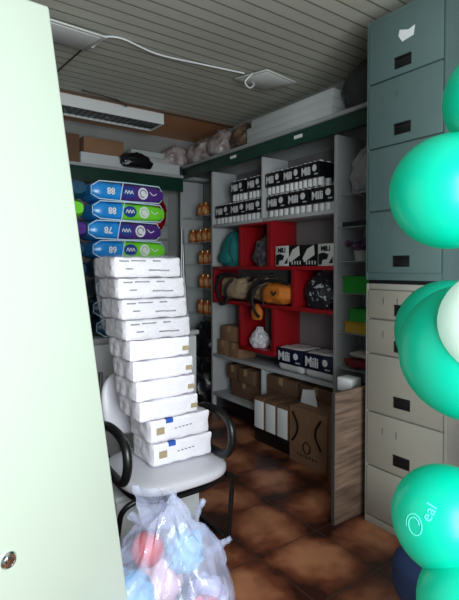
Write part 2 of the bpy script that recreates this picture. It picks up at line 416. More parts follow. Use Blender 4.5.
# ------------------------------------------------------------------ goods on the white shelves
bundle_white = mat('white bottle bundle', (205, 205, 208), .45, bump=.3, bscale=40)
sleeve_black = mat('black printed sleeve', (14, 14, 18), .3)
sleeve_navy = mat('navy printed sleeve', (16, 22, 48), .3)
ink_white = mat('white ink', (215, 215, 220), .5)
def bundle(w, d, h, sl, txt, ts, navy=False):
    t = bpy.data.objects.new('milk_bundle', None); COL.objects.link(t); t.empty_display_size = .05
    bm = NB(); n = 4 if not navy else 0
    if navy: pillow(bm, (0, -w/2, 0), (d, w/2, h), exp=7, wr=.006, seed=5)
    for i in range(n):
        for j in range(3):
            cx = (j+.5)*d/3; cy = (i+.5)*w/n - w/2
            lathe(bm, [(.0, 0), (w/n*.46, .003), (w/n*.5, h*.08), (w/n*.46, h*.3), (w/n*.5, h*.36), (w/n*.5, h*.8), (w/n*.42, h*.93), (w/n*.34, h*.985), (0, h)], 12, Matrix.Translation((cx, cy, 0)))
    obj('bottles', bm, bundle_white, t)
    bm = NB(); box(bm, (-.003, -w/2-.001, h*.31), (d+.002, w/2+.001, h*.93), .012); s = obj('sleeve', bm, sl, t)
    bm = NB(); text(bm, txt, ts, (-.004, w*.18, h*.60), '-X', bold=.002, sx=.95); obj('lettering', bm, ink_white, s)
    bm = NB(); lathe(bm, [(0, 0), (.026, 0), (.026, .0015), (0, .0015)], 20, Matrix.Translation((-.0035, -w*.26, h*.68)) @ Matrix.Rotation(-PI/2, 4, 'Y')); obj('round_mark', bm, ink_white, s)
    bm = NB()
    for k in range(5): box(bm, (-.0045, -w*.42+k*w*.035, h*.42), (-.0028, -w*.42+k*w*.035+w*.018, h*.47))
    obj('small_print', bm, ink_white, s)
    return t
bp0 = bundle(.245, .25, .195, sleeve_black, 'Mili', .085)
spots = [  # y centre, z, where
 (2.475, 1.835, 'near bay, bottom row, next to the white upright'), (2.735, 1.835, 'near bay, bottom row, middle'), (2.995, 1.835, 'near bay, bottom row, against the divider'),
 (2.60, 2.031, 'near bay, top row, nearest the cabinets'), (2.81, 2.031, 'near bay, top row, middle'), (3.03, 2.031, 'near bay, top row, against the divider'),
 (3.29, 1.835, 'left bay, bottom row, against the divider'), (3.53, 1.835, 'left bay, bottom row, middle'), (3.775, 1.835, 'left bay, bottom row, against the left upright'),
 (3.29, 2.031, 'left bay, top row, against the divider'), (3.53, 2.031, 'left bay, top row, nearer the jars')]
for i, (y, z, wh) in enumerate(spots):
    o = bp0 if i == 0 else copy_tree(bp0)
    o.location = (XF+.012+random.uniform(0, .012), y, z); o.scale = (1, 1.0 if z < 1.9 else .84, 1)
    tag(o, 'black-sleeved milk bundle on the upper shelf, '+wh, 'milk bundle', 'black milk bundles on the upper shelf')
bn = bundle(.31, .26, .205, sleeve_navy, 'Mili', .105, True)
for i, (y, wh) in enumerate(((2.503, 'nearer the wooden panel'), (2.815, 'touching the red niche'))):
    o = bn if i == 0 else copy_tree(bn)
    o.location = (XF+.004, y, .566)
    tag(o, 'navy-sleeved milk bundle on the lower white shelf, '+wh, 'milk bundle', 'navy milk bundles on the lower shelf')
# patterned cartons on the red board
cwhite = mat('white carton print', (206, 206, 204), .5)
for i, (y, wh) in enumerate(((2.43, 'beside the white upright'), (2.59, 'second from the white upright'), (2.75, 'second from the red niche'), (2.91, 'beside the red niche'))):
    t = thing('patterned_carton', 'black and white printed carton on the red board, '+wh, 'carton', (XF+.01, y, 1.425), 0, 'black and white cartons on the red board')
    bm = NB(); box(bm, (0, -.078, 0), (.2, .078, .165), .003); obj('carton_body', bm, cwhite if i in (0, 3) else sleeve_black, t)
    bm = NB()
    if i in (0, 3):
        text(bm, 'MILI', .052, (-.0012, 0, .128), '-X', bold=.002)
        obj('lettering', bm, sleeve_black, t); bm = NB()
        prism(bm, [(.07, .01), (.07, .09), (.02, .10), (-.03, .085), (-.015, .05), (.03, .045), (.04, .01)], 0, -.002, 0)
        prism(bm, [(-.03, .02), (-.07, .02), (-.07, .07), (-.055, .05)], 0, -.002, 0)
        obj('cow_patch', bm, sleeve_black, t)
    else:
        prism(bm, [(.078, .06), (.03, .13), (-.04, .16), (-.05, .085), (0, .06), (.06, .03)], 0, -.002, 0)
        for k in range(4): box(bm, (-.002, -.06+k*.03, .012), (0, -.05+k*.03, .04))
        obj('white_panel', bm, cwhite, t)

# bags
def bag(name, label, cat, loc, r, m, seed, amp=.16, folds=.05, pinch=.2, rz=0, freq=2.4, extras=None, group=None, sub=4):
    t = thing(name, label, cat, loc, rz, group)
    bm = NB(); blob(bm, (0, 0, 0), r, seed, amp, freq, True, sub, folds, pinch); obj('bag_body', bm, m, t)
    if extras: extras(t)
    return t
def strap(t, pts, m, r=.008):
    bm = NB(); tube(bm, smooth_path(pts), r, 8); obj('strap', bm, m, t)
teal_cloth = mat('teal cloth', (30, 128, 128), .7, var=.2, vscale=10, bump=.3)
black_cloth = mat('black webbing', (20, 19, 22), .7)
def ex(t): strap(t, [(-.10, -.08, .05), (-.135, -.03, .15), (-.09, .02, .235), (-.02, .04, .27)], mat('dark teal strap', (24, 76, 92), .6), .007)
t = thing('backpack', 'teal cloth backpack on the red board beside the left upright', 'backpack', (XF+.12, 3.70, 1.425))
bm = NB(); blob(bm, (0, 0, 0), (.125, .185, .2), 3, .05, 1.5, True, 4, .0, .35); obj('bag_body', bm, teal_cloth, t)
bm = NB(); tube(bm, smooth_path([(-.10, -.13, .03), (-.128, -.09, .12), (-.10, -.06, .22), (-.03, -.03, .33)]), .007, 8); obj('strap', bm, mat('dark teal strap', (20, 84, 92), .6), t)
bm = NB(); blob(bm, (-.115, .02, .03), (.03, .10, .07), 5, .08, 2, True, 3); obj('front_pocket', bm, teal_cloth, t)
grey_cloth = mat('grey patterned cloth', (92, 86, 92), .8, rgb2=(40, 34, 38), vscale=30, bump=.5)
bag('cloth_bag', 'crumpled grey bag inside the upper red niche', 'bag', (XF+.12, 3.25, 1.425), (.10, .13, .15), grey_cloth, 9, .25, .06, .5)
beige_cloth = mat('khaki beige cloth', (168, 146, 118), .8, var=.25, vscale=12, bump=.4)
def ex2(t):
    strap(t, [(-.10, .17, .02), (-.14, .16, .12), (-.12, .10, .23), (-.02, .04, .255)], black_cloth, .016)
    strap(t, [(-.10, .02, .0), (-.15, .0, .09), (-.12, -.03, .18), (0, -.05, .225)], black_cloth, .014)
    strap(t, [(-.12, .18, .22), (-.13, .08, .25), (-.13, -.05, .25), (-.12, -.17, .22)], black_cloth, .012)
    strap(t, [(-.12, .1, .01), (-.16, .07, -.03), (-.15, .0, -.02), (-.13, -.02, .04)], black_cloth, .013)
t = thing('duffel_bag', 'khaki duffel bag with black straps in the left red niche', 'bag', (XF+.10, 3.63, 1.10))
bm = NB(); pillow(bm, (-.12, -.21, 0), (.14, .21, .24), exp=3.2, wr=.012, seed=4); obj('bag_body', bm, beige_cloth, t)
ex2(t)
t = thing('duffel_bag', 'khaki and black bag behind the orange bag on the red board', 'bag', (XF+.13, 3.25, 1.10))
bm = NB(); pillow(bm, (-.12, -.16, 0), (.1, .14, .24), exp=3, wr=.014, seed=6); obj('bag_body', bm, beige_cloth, t)
strap(t, [(-.12, .1, .02), (-.15, .03, .12), (-.10, -.06, .22), (0, -.1, .25)], black_cloth, .018)
strap(t, [(-.10, .12, .19), (-.12, .0, .235), (-.06, -.08, .25)], black_cloth, .012)
orange = mat('orange cloth', (206, 116, 34), .7, var=.2, vscale=14, bump=.35)
t = thing('duffel_bag', 'orange duffel bag with dark trim and straps hanging over the red board', 'bag', (XF+.06, 2.98, 1.10))
bm = NB(); pillow(bm, (-.13, -.19, 0), (.13, .19, .195), exp=3.2, wr=.01, seed=8); obj('bag_body', bm, orange, t)
bm = NB(); tube(bm, smooth_path([(-.08, .18, .18), (-.09, .06, .205), (-.09, -.06, .204), (-.08, -.18, .18)]), .014, 8); obj('zip_flap', bm, black_cloth, t)
strap(t, [(-.10, .05, .165), (-.14, .065, .14), (-.145, .06, .06), (-.14, .05, -.01)], black_cloth, .008)
strap(t, [(-.145, -.05, .12), (-.15, -.08, .09), (-.15, -.11, .12)], black_cloth, .007)
strap(t, [(-.10, .17, .16), (-.16, .18, .06), (-.155, .15, -.06), (-.15, .10, -.10)], black_cloth, .013)
t2 = bag('cloth_pouch', 'small orange pouch hanging below the orange duffel bag', 'pouch', (XF-.055, 3.15, .97), (.04, .065, .075), orange, 12, .1, 0, .1)
bag('plastic_bag', 'small knotted white plastic bag in the lower red niche', 'plastic bag', (XF+.07, 3.27, .705), (.085, .095, .095), mat('white polythene', (214, 210, 220), .35, bump=.6, bscale=18), 15, .16, .1, .45,
    extras=lambda t: [obj('knot', (lambda b: (blob(b, (0, .0, .125), (.028, .045, .035), 3, .4, 3, True, 3), b)[1])(NB()), mat('white polythene', (0, 0, 0)), t)])
bm = NB(); box(bm, (0, -.06, 0), (.15, .04, .07), .01); solo('small_box', bm, card, 'small tan box beside the knotted white bag in the lower red niche', 'box', (XF+.08, 3.10, .705))
navy_cloth = mat('black and white dotted cloth', (18, 20, 30), .6, rgb2=(170, 175, 185), vscale=26)
MATS['black and white dotted cloth'].node_tree.nodes['Color Ramp'].color_ramp.elements[0].position = .36
MATS['black and white dotted cloth'].node_tree.nodes['Color Ramp'].color_ramp.elements[1].position = .40
bag('cloth_bag', 'dark dotted bag in the red niche nearest the cabinets', 'bag', (XF+.10, 2.55, 1.10), (.10, .15, .165), navy_cloth, 21, .15, .05, .55)

# cartons
def carton(name, label, loc, d, w, h, m=card, rz=0, group=None, tp=True, extra=None):
    t = thing(name, label, 'cardboard box', loc, rz, group)
    bm = NB(); box(bm, (0, 0, 0), (d, w, h), .004)
    obj('box_body', bm, m, t)
    if tp:
        bm = NB(); box(bm, (-.0015, w*.5-.025, h-.06), (0.0005, w*.5+.025, h)); box(bm, (-.0015, w*.5-.025, h-.0005), (d, w*.5+.025, h+.0012)); obj('packing_tape', bm, tape, t)
    if extra: extra(t)
    return t
gB = 'cardboard boxes on the lower left shelf'
carton('cardboard_box', 'light cardboard box at left of the row on the lower left shelf', (XF+.02, 3.69, .565), .2, .17, .145, card, 0, gB)
carton('cardboard_box', 'light cardboard box second in the row on the lower left shelf', (XF+.02, 3.51, .565), .2, .17, .14, card, 0, gB)
carton('cardboard_box', 'wider cardboard box resting on top of the row on the lower left shelf', (XF+.03, 3.55, .712), .2, .26, .14, card, .03, gB)
gC = 'cardboard boxes in the bottom left bay'
carton('cardboard_box', 'brown cardboard box filling the back of the bottom left bay', (XF+.08, 3.30, .18), .18, .42, .16, card2, 0, gC)
carton('cardboard_box', 'brown taped box on top in the bottom left bay', (XF+.05, 3.33, .342), .2, .24, .13, card2, 0, gC)
carton('cardboard_box', 'darker brown box on top in the bottom left bay, beside the left upright', (XF+.07, 3.59, .342), .19, .18, .13, card2, 0, gC)
# bottom right bay
gD = 'cardboard boxes in the bottom right bay'
carton('cardboard_box', 'flat brown box on the pile in the bottom right bay, left', (2.635, 2.76, .362), .22, .37, .13, card2, 0, gD)
carton('cardboard_box', 'flat brown box on the pile in the bottom right bay, under the leaflet', (2.635, 2.36, .362), .22, .37, .13, card2, 0, gD)
carton('cardboard_box', 'brown box at floor level at the back of the bottom right bay', (2.632, 2.36, 0), .22, .76, .36, card2, 0, gD, False)
bm = NB()
prism(bm, [(0, 0), (.17, 0), (.15, .10), (.03, .12)], 0, 0, .002)
solo('leaflet', bm, paper, 'white paper leaflet standing on the large box with the ring mark', 'paper', (2.50, 2.40, .401))
def ring(t):
    bm = NB(); pts = [(-.002, .19+.035*math.cos(k*PI/12), .13+.04*math.sin(k*PI/12)) for k in range(24)]
    tube(bm, pts, .005, 6, True); obj('ring_mark', bm, sleeve_black, t)
    for y0, s in ((.335, 1), (.05, 1)):
        bm = NB(); pts = [(-.003, y0+s*(-.055)*math.sin(k*PI/14), .36-.21*k/14) if y0 > .2 else (-.003, y0+.055*math.sin(k*PI/14), .36-.21*k/14) for k in range(15)]
        tube(bm, pts, .009, 6); o = obj('curved_mark', bm, sleeve_black, t)
    bm = NB()
    for k in range(7): box(bm, (-.0015, .09+k*.03, .06-(k % 2)*.006), (0, .09+k*.03+.018, .075))
    obj('small_print', bm, mat('dark print', (70, 52, 42), .8), t)
carton('cardboard_box', 'large cardboard box with printed ring mark on the floor before the shelving', (2.385, 2.20, 0), .24, .37, .40, card, 0, None, False, ring)
gE = 'white narrow boxes before the bottom bay'
stand = solo('step_crate', (lambda b: (box(b, (0, 0, 0), (.18, .42, .11), .006), b)[1])(NB()), sleeve_black, 'low black crate on the floor under the three narrow white boxes', 'crate', (2.42, 2.60, 0))
for i, wh in enumerate(('nearest the large ring-marked box', 'middle of the three', 'leftmost of the three')):
    t = thing('narrow_box', 'narrow upright white-fronted box, '+wh, 'box', (2.40, 2.60+i*.14, .115), 0, gE)
    bm = NB(); box(bm, (.003, .004, 0), (.2, .128, .25), .003); obj('box_body', bm, card2, t)
    bm = NB(); box(bm, (0, .010, .005), (.0032, .122, .225), .001); obj('front_label', bm, paper, t)

# jars in far bay
jar_m = mat('amber jar', (170, 88, 40), .25, var=.3, vscale=20); jar_l = mat('gold label', (206, 160, 96), .4, rgb2=(150, 60, 30), vscale=40); lid_m = mat('gold lid', (150, 110, 60), .3, .6)
def jar0():
    t = bpy.data.objects.new('jar', None); COL.objects.link(t); t.empty_display_size = .03
    bm = NB(); lathe(bm, [(0, 0), (.038, 0), (.042, .008), (.042, .10), (.034, .118), (.034, .122), (0, .122)], 20); obj('jar_body', bm, jar_m, t)
    bm = NB(); lathe(bm, [(.0425, .025), (.0432, .026), (.0432, .09), (.0425, .091)], 20); obj('jar_label', bm, jar_l, t)
    bm = NB(); lathe(bm, [(0, .122), (.037, .122), (.037, .14), (0, .141)], 20); obj('jar_lid', bm, lid_m, t)
    return t
J = jar0(); first = True
rowname = ('top glass shelf', 'second glass shelf', 'third glass shelf', 'fourth glass shelf', 'lowest glass shelf')
ord_ = ('nearest the white upright', 'second from the white upright', 'third from the white upright', 'fourth from the white upright')
for k, (z, ys) in enumerate(zip(FZ, ((4.18, 4.28), (4.08, 4.2, 4.32, 4.44), (4.06, 4.17, 4.28), (4.05, 4.16, 4.27), (4.05, 4.17, 4.3)))):
    for i, y in enumerate(ys):
        o = J if first else copy_tree(J); first = False
        o.location = (XF+.09+.01*((i*7) % 3), y, z+.001)
        tag(o, 'amber jar on the %s of the far bay, %s' % (rowname[k], ord_[i]), 'jar', 'amber jars in the far glass bay')
# dark clothes / bags piled below the jars
blk_poly = mat('black polythene', (18, 18, 22), .3, bump=.7, bscale=20)
bag('plastic_bag', 'black bin bag on the floor under the jar shelves', 'plastic bag', (2.62, 4.2, 0), (.2, .24, .26), blk_poly, 31, .2, .08, .3)
bag('plastic_bag', 'black bin bag piled on top of the floor bag below the jars', 'plastic bag', (2.66, 4.15, .50), (.15, .19, .2), blk_poly, 33, .2, .08, .4)

# near glass bay goods
gp = mat('bright green plastic', (30, 150, 38), .4)
def tray(label, loc, d, w, h, m):
    t = thing('plastic_tray', label, 'tray', loc)
    bm = NB(); s = .012
    box(bm, (0, 0, 0), (d, w, .006)); box(bm, (0, 0, .006), (.006, w, h)); box(bm, (d-.006, 0, .006), (d, w, h)); box(bm, (.006, 0, .006), (d-.006, .006, h)); box(bm, (.006, w-.006, .006), (d-.006, w, h))
    obj('tray_body', bm, m, t, False)
    bm = NB(); box(bm, (-.008, -.008, h-.008), (.004, w+.008, h+.002), .002); box(bm, (-.008, -.008, h-.008), (d, .002, h+.002), .002); box(bm, (-.008, w-.002, h-.008), (d, w+.008, h+.002), .002); obj('rim', bm, m, t)
tray('bright green plastic tray on a glass shelf of the near bay', (XF+.02, 1.9, 1.235), .2, .36, .115, gp)
tray('yellow plastic tray on a lower glass shelf of the near bay', (XF+.03, 1.88, .955), .2, .38, .075, mat('yellow plastic', (190, 150, 30), .4))
tray('green plastic tray stacked on the yellow tray', (XF+.03, 1.88, 1.034), .2, .34, .09, gp)
bag('plastic_bag', 'clear plastic bag of goods on the top glass shelf of the near bay', 'plastic bag', (XF+.14, 2.14, 1.935), (.11, .145, .19), mat('cloudy polythene', (150, 152, 156), .3, bump=.6, bscale=16), 41, .2, .08, .3)
bm = NB(); box(bm, (0, 0, 0), (.16, .24, .035), .004); solo('flat_case', bm, black, 'flat black case on the second glass shelf of the near bay', 'case', (XF+.03, 2.05, 1.701))
pur = mat('purple petals', (120, 84, 130), .6, rgb2=(60, 40, 60), vscale=30)
t = thing('artificial_flowers', 'bunch of purple artificial flowers on the third glass shelf of the near bay', 'flowers', (XF+.10, 2.18, 1.461))
bm = NB(); lathe(bm, [(0, 0), (.04, 0), (.05, .07), (0, .07)], 16); obj('pot', bm, white, t)
for k in range(9):
    a_ = k*2.4; rr = .02+.012*k
    bm = NB(); blob(bm, (rr*math.cos(a_), rr*math.sin(a_), .10+.012*(k % 4)), (.026, .026, .022), k, .5, 5, False, 3); obj('flower_head', bm, pur, t)
t = thing('folded_cloth', 'folded dark red cloth on the lowest glass shelf of the near bay', 'cloth', (XF+.14, 2.10, .701))
bm = NB(); pillow(bm, (-.13, -.2, 0), (.1, .2, .07), exp=4, wr=.01, seed=3); obj('cloth_body', bm, mat('dark red cloth', (120, 26, 34), .8, bump=.3), t)
t = thing('folded_cloth', 'folded white cloth lying on the dark red cloth', 'cloth', (XF+.14, 2.11, .768))
bm = NB(); pillow(bm, (-.12, -.15, 0), (.1, .15, .06), exp=3, wr=.012, seed=5); obj('cloth_body', bm, mat('white cloth', (190, 184, 180), .8, bump=.3), t)
bm = NB(); box(bm, (0, 0, 0), (.1, .08, .15), .004); o = solo('small_carton', bm, black, 'small black carton standing behind the wooden panel', 'carton', (2.35, 1.93, .53))
bm = NB(); box(bm, (0, 0, 0), (.1, .11, .085), .01); o = solo('small_carton', bm, paper, 'small white carton standing behind the wooden panel', 'carton', (2.22, 1.86, .66))
bm = NB(); box(bm, (0, 0, 0), (.34, .22, .53), .004); solo('cardboard_box', bm, card2, 'brown box on the floor hidden behind the wooden panel', 'cardboard box', (2.2, 1.80, 0))
bm = NB(); box(bm, (0, 0, 0), (.14, .14, .128), .004); solo('cardboard_box', bm, card2, 'small brown box behind the wooden panel under the white carton', 'cardboard box', (2.205, 1.805, .531))

# ------------------------------------------------------------------ on the ledges
foam = mat('white styrofoam', (182, 187, 188), .8, bump=.15, bscale=90)
gF = 'styrofoam boards on the high ledge'
for i, (y0, y1, h, wh) in enumerate(((2.36, 3.34, .075, 'bottom of the stack'), (2.36, 3.36, .07, 'middle of the stack'), (2.36, 3.31, .065, 'topmost of the stack'))):
    bm = NB(); box(bm, (0, 0, 0), (.26, y1-y0, h), .006)
    solo('styrofoam_board', bm, foam, 'long white styrofoam board on the high ledge, '+wh, 'styrofoam', (XF-.02+i*.012, y0, 2.495+sum((.075, .07, .065)[:i])+i*.001), .0, gF)
plum = mat('plum translucent bag', (112, 88, 86), .35, rgb2=(190, 182, 184), vscale=7, bump=.6, bscale=14)
plum2 = mat('brown stuffed bag', (120, 92, 70), .4, rgb2=(64, 48, 42), vscale=7, bump=.6, bscale=14)
bag('plastic_bag', 'stuffed plum and white plastic bag on the high ledge by the back corner', 'plastic bag', (XF+.12, 4.25, 2.495), (.16, .24, .15), plum, 51, .18, .05, .2)
bag('plastic_bag', 'stuffed greyish plastic bag on the high ledge, middle of three', 'plastic bag', (XF+.12, 3.86, 2.495), (.16, .2, .16), plum, 53, .18, .05, .2)
bag('plastic_bag', 'stuffed brown plastic bag on the high ledge against the styrofoam boards', 'plastic bag', (XF+.12, 3.53, 2.495), (.14, .165, .145), plum2, 55, .18, .05, .2)
bag('plastic_bag', 'dark stuffed bag on the high ledge beside the teal cabinet', 'plastic bag', (XF+.10, 2.10, 2.495), (.15, .2, .2), mat('dark grey cloth bag', (52, 52, 56), .6, bump=.5, bscale=12), 57, .18, .05, .3)
bag('plastic_bag', 'stuffed pale plastic bag in the corner where both ledges meet', 'plastic bag', (XF-.02, 4.58, 2.497), (.2, .14, .14), plum, 59, .18, .05, .2)
# back ledge goods
t = carton('cardboard_box', 'brown cardboard box on the white slab of the back ledge', (1.50, YB-.33, 2.505), .40, .28, .15, card, 0, None, False)
carton('cardboard_box', 'dark brown box on the back ledge next to the pale green door', (1.24, YB-.33, 2.40), .22, .28, .26, card2, 0, None, False)
bm = NB(); box(bm, (0, 0, 0), (1.06, .26, .105), .006); solo('styrofoam_slab', bm, mat('bright styrofoam', (200, 203, 206), .8), 'long white slab lying along the back ledge', 'styrofoam', (1.47, YB-.335, 2.40))
for i in range(2):
    bm = NB(); box(bm, (0, 0, 0), (.5, .18, .06), .005)
    solo('styrofoam_board', bm, foam, ('short white board on the back ledge slab, lower', 'short white board on the back ledge slab, upper')[i], 'styrofoam', (2.02, YB-.24, 2.506+i*.062), .0, 'short white boards on the back ledge')
t = bag('plastic_bag', 'shiny black plastic bag slumped over the back ledge slab', 'plastic bag', (2.0, YB-.40, 2.404), (.17, .05, .085), blk_poly, 63, .2, .1, .3)

bm = NB(); blob(bm, (0, 0, 0), (.085, .07, .17), 71, .14, 2.6, False, 4, .05)
solo('foil_decoration', bm, mat('red foil', (190, 20, 26), .2, .5, bump=.8, bscale=12), 'shiny red foil decoration hanging on the back wall below the ledge', 'decoration', (2.40, YB-.10, 2.0))

# ------------------------------------------------------------------ ceiling things
t = thing('fluorescent_fixture', 'white fluorescent ceiling fixture with mirrored louvre', 'ceiling light', (1.52, 4.2, 2.774))
FO2 = Vector((1.52, 4.2, 2.774))
bm = NB()
box(bm, (-.62, -.14, .03), (.62, .14, .1), .003)
box(bm, (-.62, -.14, 0), (.62, -.125, .03)); box(bm, (-.62, .125, 0), (.62, .14, .03)); box(bm, (-.62, -.125, 0), (-.605, .125, .03)); box(bm, (.605, -.125, 0), (.62, .125, .03))
obj('housing', bm, mat('white lamp enamel', (226, 228, 230), .3), t, False)
bm = NB()
for k in range(22): box(bm, (-.59+k*.056, -.124, .002), (-.587+k*.056, .124, .028))
for y in (-.062, 0, .062): box(bm, (-.604, y-.003, .002), (.604, y+.003, .028))
obj('louvre', bm, chrome, t, False)
for y in (-.06, .06):
    bm = NB(); tube(bm, [(-.58, y, .032), (.58, y, .032)], .012, 12); obj('tube_lamp', bm, mat('glass tube', (220, 222, 220), .15), t)

def hatch(label, c, s, rz, tilt, loop):
    t = thing('ceiling_panel_light', label, 'ceiling light', c, rz)
    M = Matrix.Rotation(tilt, 4, 'X')
    bm = NB(); box(bm, (-s, -s, -.006), (s, s, .004), .002); obj('frame', bm, mat('white panel frame', (205, 206, 204), .4), t, M=M)
    bm = NB(); box(bm, (-s*.84, -s*.84, -.0085), (s*.84, s*.84, -.0062), .001); obj('diffuser', bm, mat('opal diffuser', (236, 238, 236), .35), t, M=M)
    bm = NB(); box(bm, (-s*.2, -s*.25, .004), (s*.3, s*.25, .03), .003); obj('driver_box', bm, white, t, M=M)
    bm = NB(); tube(bm, smooth_path(loop), .006, 6); obj('spring_clip', bm, paper, t)
hatch('square white panel light hanging loose from the ceiling over the shelving', (2.34, 2.80, 2.835), .165, .15, math.radians(5), [(-.16, -.02, .0), (-.2, .02, -.06), (-.13, .04, -.08), (-.06, .06, -.03), (-.04, .1, .0)])
hatch('square white panel light hanging loose from the ceiling near the pale green door', (.89, 2.93, 2.815), .18, .05, math.radians(8), [(.18, -.02, .0), (.215, .0, .03), (.2, .05, .02), (.18, .06, .0)])
bm = NB(); tube(bm, smooth_path([(1.10, 2.93, 2.865), (1.22, 2.88, 2.868), (1.5, 2.93, 2.86), (1.85, 2.9, 2.866), (2.16, 2.83, 2.855)]), .006, 6)
solo('ceiling_cable', bm, paper, 'thin white cable along the ceiling joining the two square panel lights', 'cable')
bm = NB(); tube(bm, smooth_path([(1.3, 3.9, 2.868), (1.6, 3.92, 2.86), (1.72, 3.98, 2.85), (1.75, 4.04, 2.862)]), .006, 6)
solo('ceiling_cable', bm, mat('dark cable', (60, 55, 50), .6), 'dark short cable on the ceiling feeding the fluorescent fixture', 'cable')
bm = NB(); tube(bm, [(1.08, 3.02, 2.87), (1.05, 3.4, 2.87), (1.02, 3.85, 2.87)], .006, 6)
solo('ceiling_cable', bm, mat('dark cable', (60, 55, 50), .6), 'dark straight cable on the ceiling left of the white cable', 'cable')

# ------------------------------------------------------------------ white cabinet with nappy packs
t = thing('white_cabinet', 'white waist-high cabinet behind the loaded chair', 'cabinet', (.62, 2.92, 0))
bm = NB(); box(bm, (0, .02, .05), (1.18, .55, .93), .004); obj('body', bm, white, t)
bm = NB(); box(bm, (-.01, 0, .93), (1.20, .56, .96), .005); obj('top_board', bm, white, t)
for x in (.005, .595):
    bm = NB(); box(bm, (x, 0, .07), (x+.58, .02, .92), .003); d_ = obj('door', bm, mat('white door board', (205, 207, 210), .45), t)
    bm = NB(); tube(bm, [(x+(.49 if x < .1 else .04), -.02, .6), (x+(.49 if x < .1 else .04), -.02, .72)], .006, 8); obj('handle', bm, steel, d_)
bm = NB(); box(bm, (.03, .05, 0), (1.15, .53, .05)); obj('plinth', bm, black, t)

blue = mat('blue pack film', (30, 136, 215), .25, var=.2, vscale=10, bump=.25, bscale=18)
purple = mat('purple pack film', (76, 42, 124), .25, bump=.25, bscale=18)
lime = mat('lime pack film', (110, 205, 50), .25, bump=.25, bscale=18)
edgew = mat('white pack seam', (190, 215, 235), .3)
badge = mat('deep blue badge', (24, 60, 140), .3)
def nappy(L, D, H, mid, num, blue=None):
    blue = blue or MATS['blue pack film']
    t = bpy.data.objects.new('nappy_pack', None); COL.objects.link(t); t.empty_display_size = .05
    def shell(x0, x1, m, name, cap0, cap1):
        bm = NB(); secs = []; n = 24; N = 7
        for i in range(N+1):
            x = x0+(x1-x0)*i/N
            # taper at capped ends
            s = 1.0
            dd = (x-0) if cap0 else 9; de = (L-x) if cap1 else 9; q = min(dd, de)
            if q < .06: s = .6+.4*math.sin(max(q, 0)/.06*PI/2)
            ring = []
            for k in range(n):
                a_ = 2*PI*k/n; cy = math.copysign(abs(math.cos(a_))**.45, math.cos(a_)); cz = math.copysign(abs(math.sin(a_))**.55, math.sin(a_))
                ring.append(bm.verts.new((x, D/2+cy*D/2*(.75+.25*s), H/2+cz*H/2*s*(1+.03*math.sin(x*40)))))
            secs.append(ring)
        for A, B in zip(secs, secs[1:]):
            for k in range(n): bm.faces.new((A[k], A[(k+1) % n], B[(k+1) % n], B[k]))
        bm.faces.new(secs[0][::-1]); bm.faces.new(secs[-1]); return obj(name, bm, m, t)
    c = L*.38
    shell(0, c, blue, 'blue_end', True, False); shell(c, L, mid, 'pack_body', False, True)
    bm = NB(); pts = [(0.0, D*.1, H*.3), (0.0, D*.1, H*.7), (.04, .0, H*.95), (L*.5, -.0, H*.985), (L-.04, 0, H*.95), (L, D*.1, H*.7), (L, D*.1, H*.3), (L-.04, 0, H*.05), (L*.5, 0, H*.015), (.04, 0, H*.05)]
    tube(bm, pts, .0035, 6, True); obj('seam', bm, edgew, t)
    bm = NB(); tube(bm, [(c+.01*math.cos(k*PI/8), -.002, H/2+(H/2-.006)*math.cos(k*PI/8)) for k in range(9)], .0035, 6); obj('seam', bm, edgew, t)
    bm = NB(); text(bm, num, .054, (c*.62, -.003, H*.5), '-Y', rot=PI, bold=.0015); obj('pack_number', bm, ink_white, t)
    bm = NB()
    M = Matrix.Translation((L*.68, -.002, H*.5)) @ Matrix.Rotation(PI/2, 4, 'X')
    lathe(bm, [(0, 0), (.036, 0), (.036, .0025), (0, .0025)], 24, M); obj('round_mark', bm, ink_white, t)
    bm = NB(); tube(bm, [(L*.68+.022*math.cos(k*PI/8), -.005, H*.5+.022*math.sin(k*PI/8)) for k in range(14)], .003, 6)
    obj('drawn_face', bm, mid, t)
    bm = NB(); M = Matrix.Translation((L*.48, -.002, H*.5)) @ Matrix.Rotation(PI/2, 4, 'X') @ Matrix.Diagonal((1.35, 1, 1, 1))
    lathe(bm, [(0, 0), (.034, 0), (.034, .002), (0, .002)], 24, M); obj('badge', bm, badge, t)
    bm = NB(); tube(bm, smooth_path([(L*.48-.03+k*.01, -.0055, H*.5+(.011 if k % 2 else -.009)) for k in range(7)]), .003, 6); obj('white_scrawl', bm, ink_white, t)
    bm = NB(); tube(bm, smooth_path([(L*.78, -.003, H*.62), (L*.83, -.003, H*.45), (L*.88, -.003, H*.55)]), .003, 6); obj('swoosh', bm, ink_white, t)
    return t
NL, ND, NH = .505, .30, .114
dn = mat('navy pack film', (14, 40, 74), .3, rgb2=(20, 70, 96), vscale=9, bump=.3)
proto = {('d', 'd'): nappy(NL, ND, NH, dn, '68', dn), ('p', '88'): nappy(NL, ND, NH, purple, '88'), ('g', '88'): nappy(NL, ND, NH, lime, '88'), ('p', '78'): nappy(NL, ND, NH, purple, '78'), ('g', '68'): nappy(NL, ND, NH, lime, '68')}
used = set()
gN = 'nappy packs piled on the white cabinet'
seq = [('g', '88', -.02), ('p', '78', -.03), ('g', '68', -.02), ('p', '88', -.03)]
rows = []
z0 = .961
names = ['resting on the white cabinet', 'second up from the white cabinet', 'third up from the white cabinet', 'fourth up from the white cabinet, behind the white packs']
